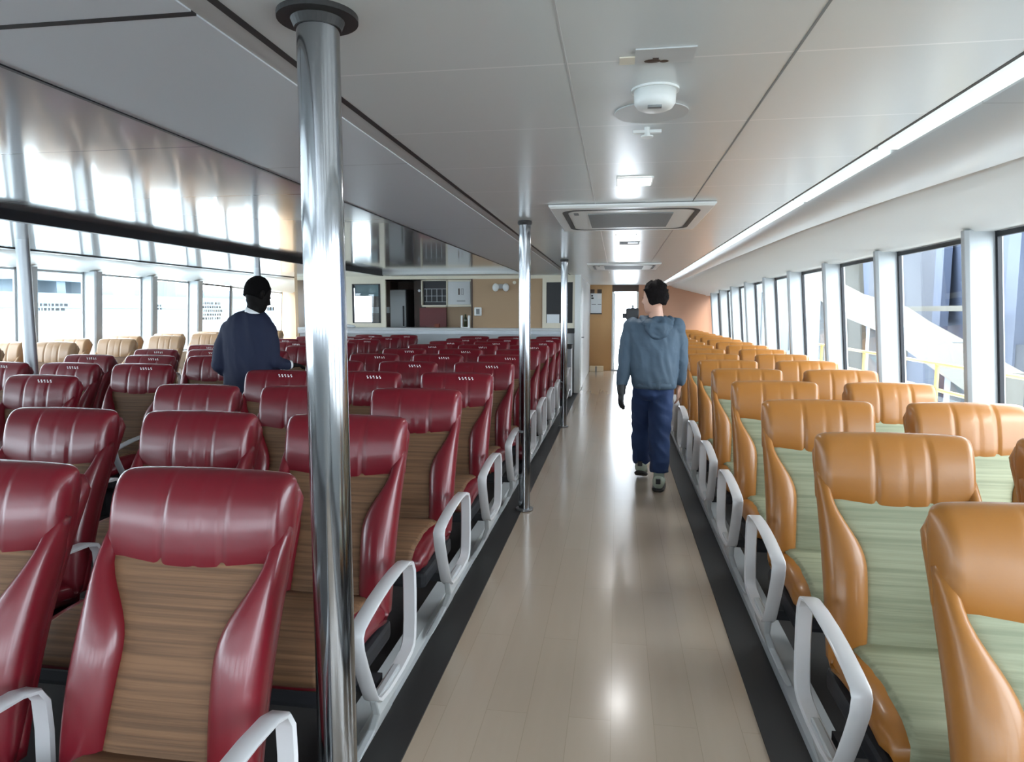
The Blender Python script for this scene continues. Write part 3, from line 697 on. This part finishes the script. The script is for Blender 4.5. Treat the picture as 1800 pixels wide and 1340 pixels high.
for (y, z) in ((7, 3.8), (3.5, 3.1), (.5, 2.72), (-.7, 2.4), (-3.4, 1.8), (-4.4, 1.58)): R.append([(0, y, z), (.4, y, z), (.4, y, z+.68), (0, y, z+.68)])
obj('girder', loft(b, R), 'palebeam', o)
b = new()
for yy in (6.5, 2, -2.5): box(b, .1, .3, yy, yy+.25, 0, 3.6+.2*yy*.6-.6)
obj('support', b, 'palegrey', o)
o = empty('quay_gantry', (7.5, 15, -1.8), 'pale horizontal beam beside the blue hull outside', 'beam')
obj('beam', box(new(), -.1, .1, .6, 4.6, 3.30, 3.42), 'palebeam', o); obj('post', box(box(new(), -.1, .1, 4.4, 4.6, 0, 3.3), -.1, .1, .6, .8, 0, 3.3), 'palebeam', o)
o = empty('yellow_railing', (3.4, 8.8, -1.8), 'pale yellow safety railing just outside the right windows', 'railing')
for yy in (-2.9, -.9, 1.3, 3.3): obj('post', cyl(new(), (0, yy, 0), (0, yy, 2.74), .022), 'yellow', o)
for zz in (2.46, 2.74): obj('rail', cyl(new(), (0, -3.4, zz), (0, 3.5, zz), .020), 'yellow', o)

# ------------------------------------------------------------------ people
def hand(bm, wrist, d, palm_n, side, L=.18, curl=.35):
    """palm, four unequal fingers and a side thumb; d = pointing direction, palm_n = palm normal, side = towards the thumb"""
    w = Vector(wrist); d = Vector(d).normalized(); n = Vector(palm_n); n = (n-d*n.dot(d)).normalized(); s = Vector(side); s = (s-d*s.dot(d)-n*s.dot(n)).normalized()
    sweep(bm, [w-d*.02, w, w+d*.03, w+d*.075, w+d*.095], [(.024, .02), (.027, .02), (.036, .018), (.041, .016), (.036, .012)], ref=n, n=14)
    for k, (off, ln) in enumerate(((.030, .072), (.010, .080), (-.010, .074), (-.029, .058))):
        b = w+d*.085+s*off; c1 = b+(d*math.cos(curl*.6)+n*math.sin(curl*.6))*ln*.42
        c2 = c1+(d*math.cos(curl*1.6)+n*math.sin(curl*1.6))*ln*.32; c3 = c2+(d*math.cos(curl*2.4)+n*math.sin(curl*2.4))*ln*.26
        sweep(bm, [b-d*.012, b, c1, c2, c3], [.0085, .009, .0085, .0078, .006], ref=s, n=10)
    b = w+d*.03+s*.028; c1 = b+(d*.7+s*.6+n*.3).normalized()*.035; c2 = c1+(d*.9+s*.15+n*.35).normalized()*.03
    sweep(bm, [b-d*.01, b, c1, c2], [.012, .012, .0105, .008], ref=n, n=10)
def head(bm, c, face, up=(0, 0, 1), k=1.0):
    """skull, jaw, nose, ears, lips; face = looking direction"""
    c = Vector(c); f = Vector(face).normalized(); u = Vector(up); u = (u-f*u.dot(f)).normalized(); s = f.cross(u)
    def P(a, b, d): return c+s*a*k+f*b*k+u*d*k
    R = [(-.118, .045, .035, .035), (-.105, .035, .05, .055), (-.07, .02, .062, .078), (-.03, .01, .070, .090), (.01, .0, .075, .096), (.05, -.004, .076, .096), (.085, -.006, .066, .084), (.11, -.008, .045, .058), (.123, -.008, .015, .02)]
    loft(bm, [[P(a*math.cos(t), y+b*math.sin(t), z) for t in [2*math.pi*q/20 for q in range(20)]] for (z, y, a, b) in R])
    sweep(bm, [P(0, .09, .03), P(0, .105, .0), P(0, .118, -.022), P(0, .098, -.034)], [.008*k, .010*k, .014*k, .010*k], ref=tuple(s), n=10)
    sweep(bm, [P(-.026, .084, -.058), P(0, .094, -.056), P(.026, .084, -.058)], [.006*k, .009*k, .006*k], ref=tuple(u), n=8)
    for sd in (-1, 1):
        sweep(bm, [P(.074*sd, -.005, -.03), P(.084*sd, -.012, -.012), P(.088*sd, -.016, .008), P(.08*sd, -.008, .024)], [(.005*k, .012*k), (.007*k, .018*k), (.007*k, .02*k), (.005*k, .012*k)], ref=tuple(f), n=10)
        ball(bm, P(.03*sd, .078, .012), .013*k, 10)
    return P, s, f, u
def eyes(parent, P, k=1.0):
    b = new()
    for sd in (-1, 1): ball(b, P(.03*sd, .087, .012), .008*k, 10)
    obj('eye', b, 'blackgloss', parent, True)
def hair_cap(name, parent, P, m, low=-.06, thick=.012, puff=1.0, rough=.004, seed=1, fr=.35):
    """cap of hair open over the face"""
    b = new(); rr = random.Random(seed); rings = []
    for i in range(15):
        v = i/14; z = low+(.13+thick-low)*v
        ring = []
        for q in range(36):
            t = 2*math.pi*q/36; sn = math.sin(t)
            zz = z; rad = math.sqrt(max(0.02, 1-(max(0, (z-.03))/(.105+thick))**2)) if z > .03 else 1-.20*(max(0, (.03-z)/.09))**2
            lift = max(0, sn)**.6 if sn > 0 else 0
            if sn > fr-.2: zz = z+(.075-z)*min(1, (sn-fr+.2)*2.2) if z < .075 else z
            j = rough*(rr.random()-.5)*2
            ring.append(P((.076+thick*puff+j)*math.cos(t)*rad, -.008+((.093+thick*puff+j) if sn < 0 else (.086+thick*.5))*sn*rad, zz+j))
        rings.append(ring)
    loft(b, rings); return obj(name, b, m, parent, True)

# --- walker in the aisle, seen from behind, mid-stride
def walker():
    root = empty('person', (.31, 5.85, 0), 'person in hooded blue-grey jacket and navy trousers walking up the aisle', 'person')
    X, Y = .31, 5.85
    def L(*p): return (p[0]-X, p[1]-Y, p[2])
    b = new()
    P, s, f, u = head(b, L(.305, 5.83, 1.605), (-.80, .60, -.08))
    sweep(b, [L(.308, 5.83, 1.56), L(.322, 5.84, 1.48), L(.32, 5.85, 1.40)], [(.058, .06), (.056, .058), (.075, .07)], n=18)
    sweep(b, [L(.31, 5.86, 1.42), L(.31, 5.87, 1.30), L(.31, 5.87, 1.10), L(.31, 5.86, .92), L(.31, 5.86, .84)], [(.14, .09), (.18, .11), (.145, .10), (.16, .11), (.15, .10)], n=20)
    armL = [L(.135, 5.86, 1.37), L(.10, 5.86, 1.25), L(.075, 5.86, 1.08), L(.055, 5.83, .92), L(.045, 5.80, .83)]
    armR = [L(.485, 5.86, 1.37), L(.515, 5.87, 1.25), L(.535, 5.89, 1.08), L(.535, 5.93, .93), L(.53, 5.96, .85)]
    for a in (armL, armR): sweep(b, a, [.05, .045, .036, .030, .024], n=14)
    hand(b, armL[-1], (-.05, -.15, -1), (.9, .4, 0), (0.1, 1, 0)); hand(b, armR[-1], (.0, .15, -1), (-1, .3, 0), (0, 1, 0))
    legL = [L(.24, 5.86, .88), L(.23, 5.93, .70), L(.225, 6.02, .50), L(.225, 6.04, .30), L(.23, 6.08, .14)]
    legR = [L(.38, 5.86, .88), L(.375, 5.84, .70), L(.37, 5.83, .50), L(.37, 5.80, .30), L(.37, 5.78, .12)]
    for a in (legL, legR): sweep(b, a, [.075, .07, .05, .045, .033], n=16)
    for a in (legL, legR): sweep(b, [Vector(a[-1])+Vector((0, -.03, -.03)), Vector(a[-1])+Vector((0, .06, -.07)), Vector(a[-1])+Vector((0, .15, -.085))], [.035, .038, .025], ref=(0, 0, 1), n=12)
    body = fused('body', b, 'skin', root, .0075, 3)
    eyes(body, P)
    hair_cap('hair', root, P, 'hair', low=-.055, thick=.018, puff=1.1, rough=.009, seed=4, fr=.30)
    # jacket
    b = new()
    sweep(b, [L(.32, 5.86, 1.455), L(.32, 5.862, 1.42), L(.315, 5.865, 1.385), L(.312, 5.87, 1.30), L(.31, 5.87, 1.18), L(.312, 5.87, 1.05), L(.318, 5.865, .93), L(.322, 5.86, .875), L(.322, 5.86, .855)],
          [(.085, .075), (.15, .10), (.205, .125), (.225, .145), (.21, .15), (.198, .152), (.185, .145), (.178, .138), (.172, .132)], n=28, ex=2.3)
    for a, sg in ((armL, -1), (armR, 1)):
        a = [Vector(p) for p in a]; mid = a[:2]+[a[1].lerp(a[2], .5)]+a[2:4]+[a[3].lerp(a[4], .6)]
        sweep(b, [mid[0]+Vector((-.10*sg, 0, .0))]+mid, [.045, .078, .070, .063, .058, .050, .044], n=18); ball(b, mid[0]+Vector((0, 0, -.01)), (.082, .085, .085))
    fused('jacket', b, 'jacket', root, .009, 10, folds=.010, fs=(11, 11, 6))
    b = new()          # hood lying on the shoulders
    hp = []
    for i in range(13):
        a = math.pi*(-.08+1.16*i/12); hp.append(L(.325-.115*math.cos(a), 5.865-.10*math.sin(a)-.02, 1.425-.055*math.sin(a)+.01*math.cos(a*2)))
    sweep(b, hp, [(.022+.028*math.sin(math.pi*i/12), .020+.02*math.sin(math.pi*i/12)) for i in range(13)], ref=(0, 0, 1), n=14)
    sweep(b, [L(.33, 5.77, 1.44), L(.335, 5.725, 1.385), L(.32, 5.72, 1.32), L(.30, 5.735, 1.275)], [(.10, .022), (.12, .035), (.085, .03), (.03, .015)], ref=(0, 1, 0), n=18)
    fused('hood', b, 'jacket', root, .008, 6, folds=.012, fs=(10, 10, 16))
    b = new(); sweep(b, [L(.322, 5.862, .895), L(.322, 5.86, .87), L(.322, 5.86, .852)], [(.183, .143), (.180, .140), (.174, .134)], n=36, ex=2.3); obj('hem_band', b, 'jacket', root, True)
    b = new()
    sweep(b, [L(.31, 5.86, .95), L(.31, 5.86, .88), L(.31, 5.86, .80), L(.31, 5.86, .76)], [(.16, .115), (.168, .125), (.155, .12), (.12, .09)], n=24)
    for a, w in ((legL, (.094, .092, .080, .076, .074)), (legR, (.097, .096, .088, .080, .078))):
        a = [Vector(p) for p in a]; sweep(b, a[:4]+[a[4]+Vector((0, 0, .03))], list(w), n=20)
    fused('trousers', b, 'trousers', root, .009, 5, folds=.010, fs=(7, 7, 9))
    for a, rx in ((legL, .30), (legR, .42)):
        A = Vector(a[-1]); gz = .165 if a is legL else .0
        def Q(dy, dz): 
            return (A.x, A.y+dy, dz)
        base = 0.0 if a is legR else .045; tl = 0 if a is legR else -.35; A0 = A.copy()
        def Q(dx, dy, dz): return (A.x+dx+dy*.12, A.y+dy, max(base+dz+dy*tl, dz if a is legR else .012+dz*.9))
        b = new()
        sweep(b, [Q(0, -.095, .055), Q(0, -.06, .068), Q(0, .0, .075), Q(0, .06, .066), Q(.0, .13, .045), Q(.0, .185, .032)], [(.032, .040), (.048, .058), (.052, .058), (.053, .045), (.05, .028), (.026, .012)], ref=(0, 0, 1), n=18)
        sweep(b, [Q(0, .0, .08), Q(0, -.01, .15)], [.046, .044], n=16)
        sh = obj('shoe', b, 'shoe', root, True)
        b = new(); sweep(b, [Q(0, -.11, .014), Q(0, -.06, .012), Q(0, .06, .012), Q(0, .14, .013), Q(0, .20, .018)], [(.034, .013), (.052, .013), (.055, .012), (.052, .012), (.024, .008)], ref=(0, 0, 1), n=14, ex=4)
        obj('sole', b, 'black', sh, True)
        b = new(); c = Vector(Q(0, -.10, .08)); box(b, c.x-.02, c.x+.02, c.y-.012, c.y+.03, c.z-.012, c.z+.03, .006); obj('heel_tab', b, 'black', sh)
    g = new(); hand(g, armL[-1], (-.05, -.15, -1), (.9, .4, 0), (.1, 1, 0)); bmesh.ops.recalc_face_normals(g, faces=g.faces)
    for v in g.verts: v.normal_update()
    for v in g.verts: v.co += v.normal*.004
    sweep(g, [Vector(armL[-1])+Vector((0, .012, .05)), Vector(armL[-1]), Vector(armL[-1])+Vector((0, -.004, -.03))], [.042, .036, .034], n=14)
    fused('glove', g, 'glove', root, .005, 1)
    return root
walker()
# camera resting against the walker's left shoulder
o = empty('video_camera', (.13, 5.93, 1.475), 'black video camera held up at the left shoulder of the walker', 'camera')
obj('body', box(new(), -.055, .05, -.05, .09, -.05, .05, .012), 'glove', o)
obj('lens', cyl(cyl(new(), (-.02, .09, .005), (-.02, .15, .005), .03), (-.02, .15, .005), (-.02, .165, .005), .036), 'blackgloss', o, False)
obj('viewfinder', box(new(), -.085, -.05, -.04, .02, -.035, .005, .006), 'blackgloss', o)
obj('handle', sweep(new(), [(0, -.04, .045), (-.0, -.03, .07), (0, .05, .072), (0, .07, .045)], [.009]*4, ref=(1, 0, 0), n=10), 'steel', o, True)

# --- man in the navy suit, standing between rows and reaching over a seat
def suited():
    X, Y = -2.86, 5.02
    root = empty('person', (X-.012, Y, 0), 'person in a dark navy suit bending over the red seats', 'person')
    def L(*p): return (p[0]-X, p[1]-Y, p[2])
    b = new()
    P, s, f, u = head(b, L(-2.765, 5.0, 1.625), (.45, .85, -.42), (.12, .25, 1), 1.08)
    sweep(b, [L(-2.775, 4.99, 1.56), L(-2.785, 4.98, 1.48), L(-2.79, 4.98, 1.40)], [(.06, .062), (.062, .062), (.09, .08)], n=18)
    sweep(b, [L(-2.82, 4.99, 1.41), L(-2.84, 5.0, 1.28), L(-2.86, 5.0, 1.08), L(-2.86, 5.02, .90), L(-2.86, 5.02, .84)], [(.15, .09), (.19, .11), (.155, .105), (.165, .11), (.15, .1)], n=20)
    armL = [L(-2.985, 4.99, 1.34), L(-3.045, 4.97, 1.22), L(-3.075, 4.95, 1.08), L(-3.04, 5.08, .98), L(-2.99, 5.22, .95)]
    armR = [L(-2.705, 5.0, 1.34), L(-2.675, 5.0, 1.23), L(-2.655, 5.0, 1.11), L(-2.63, 5.08, 1.075), L(-2.59, 5.14, 1.07)]
    for a in (armL, armR): sweep(b, a, [.052, .046, .038, .031, .025], ref=(1, 0, 0), n=14)
    hand(b, armL[-1], (.3, .9, -.2), (.2, 0, -1), (1, 0, 0)); hand(b, armR[-1], (.5, .8, -.1), (0, 0, -1), (-1, .3, 0))
    lL = [L(-2.94, 5.02, .88), L(-2.945, 5.02, .70), L(-2.95, 5.02, .5), L(-2.95, 5.03, .3), L(-2.95, 5.04, .09)]
    lR = [L(-2.78, 5.02, .88), L(-2.775, 5.02, .70), L(-2.77, 5.02, .5), L(-2.77, 5.03, .3), L(-2.77, 5.04, .09)]
    for a in (lL, lR):
        sweep(b, a, [.075, .07, .05, .045, .033], n=16)
        sweep(b, [Vector(a[-1])+Vector((0, -.05, -.05)), Vector(a[-1])+Vector((0, .05, -.05)), Vector(a[-1])+Vector((0, .15, -.06))], [.033, .036, .022], ref=(0, 0, 1), n=12)
    body = fused('body', b, 'dskin', root, .0075, 3)
    eyes(body, P, 1.08)
    hair_cap('hair', root, P, 'hair2', low=-.035, thick=.004, puff=1.0, rough=.001, seed=2, fr=.45)
    b = new()
    sweep(b, [L(-2.785, 4.975, 1.49), L(-2.79, 4.98, 1.455), L(-2.81, 4.985, 1.395), L(-2.83, 4.99, 1.33), L(-2.845, 5.0, 1.22), L(-2.85, 5.0, 1.08), L(-2.855, 5.01, .95), L(-2.86, 5.02, .82), L(-2.86, 5.02, .76)],
          [(.078, .07), (.13, .09), (.185, .115), (.215, .13), (.212, .135), (.20, .135), (.20, .14), (.21, .145), (.212, .145)], n=28, ex=2.4)
    for a in (armL, armR):
        a = [Vector(p) for p in a]; sweep(b, [a[0], a[1], a[1].lerp(a[2], .5), a[2], a[3], a[4]], [.080, .072, .066, .06, .052, .044], ref=(1, 0, 0), n=18); ball(b, a[0], (.085, .085, .085)); ball(b, a[2], .06)
    fused('suit_jacket', b, 'suit', root, .009, 12, folds=.008, fs=(8, 8, 3))
    b = new(); sweep(b, [L(-2.778, 4.985, 1.50), L(-2.785, 4.982, 1.485), L(-2.79, 4.98, 1.45)], [(.070, .068), (.072, .070), (.080, .074)], n=24); obj('shirt_collar', b, 'shirt', root, True)
    b = new(); a = [Vector(p) for p in armR]; dd = (a[4]-a[3]).normalized(); sweep(b, [a[4]-dd*.01, a[4]+dd*.018], [.036, .034], ref=(1, 0, 0), n=16); obj('shirt_cuff', b, 'shirt', root, True)
    b = new()
    sweep(b, [L(-2.86, 5.02, .95), L(-2.86, 5.02, .86), L(-2.86, 5.02, .78)], [(.165, .12), (.17, .125), (.14, .11)], n=24)
    for a in (lL, lR): sweep(b, [Vector(p) for p in a], [.092, .086, .074, .068, .064], n=18)
    fused('trousers', b, 'suit', root, .009, 4)
    for a in (lL, lR):
        A = Vector(a[-1]); b = new()
        sweep(b, [(A.x, A.y-.08, .04), (A.x, A.y, .05), (A.x, A.y+.1, .038), (A.x, A.y+.2, .022)], [(.03, .03), (.042, .046), (.045, .03), (.02, .012)], ref=(0, 0, 1), n=14); obj('shoe', b, 'blackgloss', root, True)
suited()
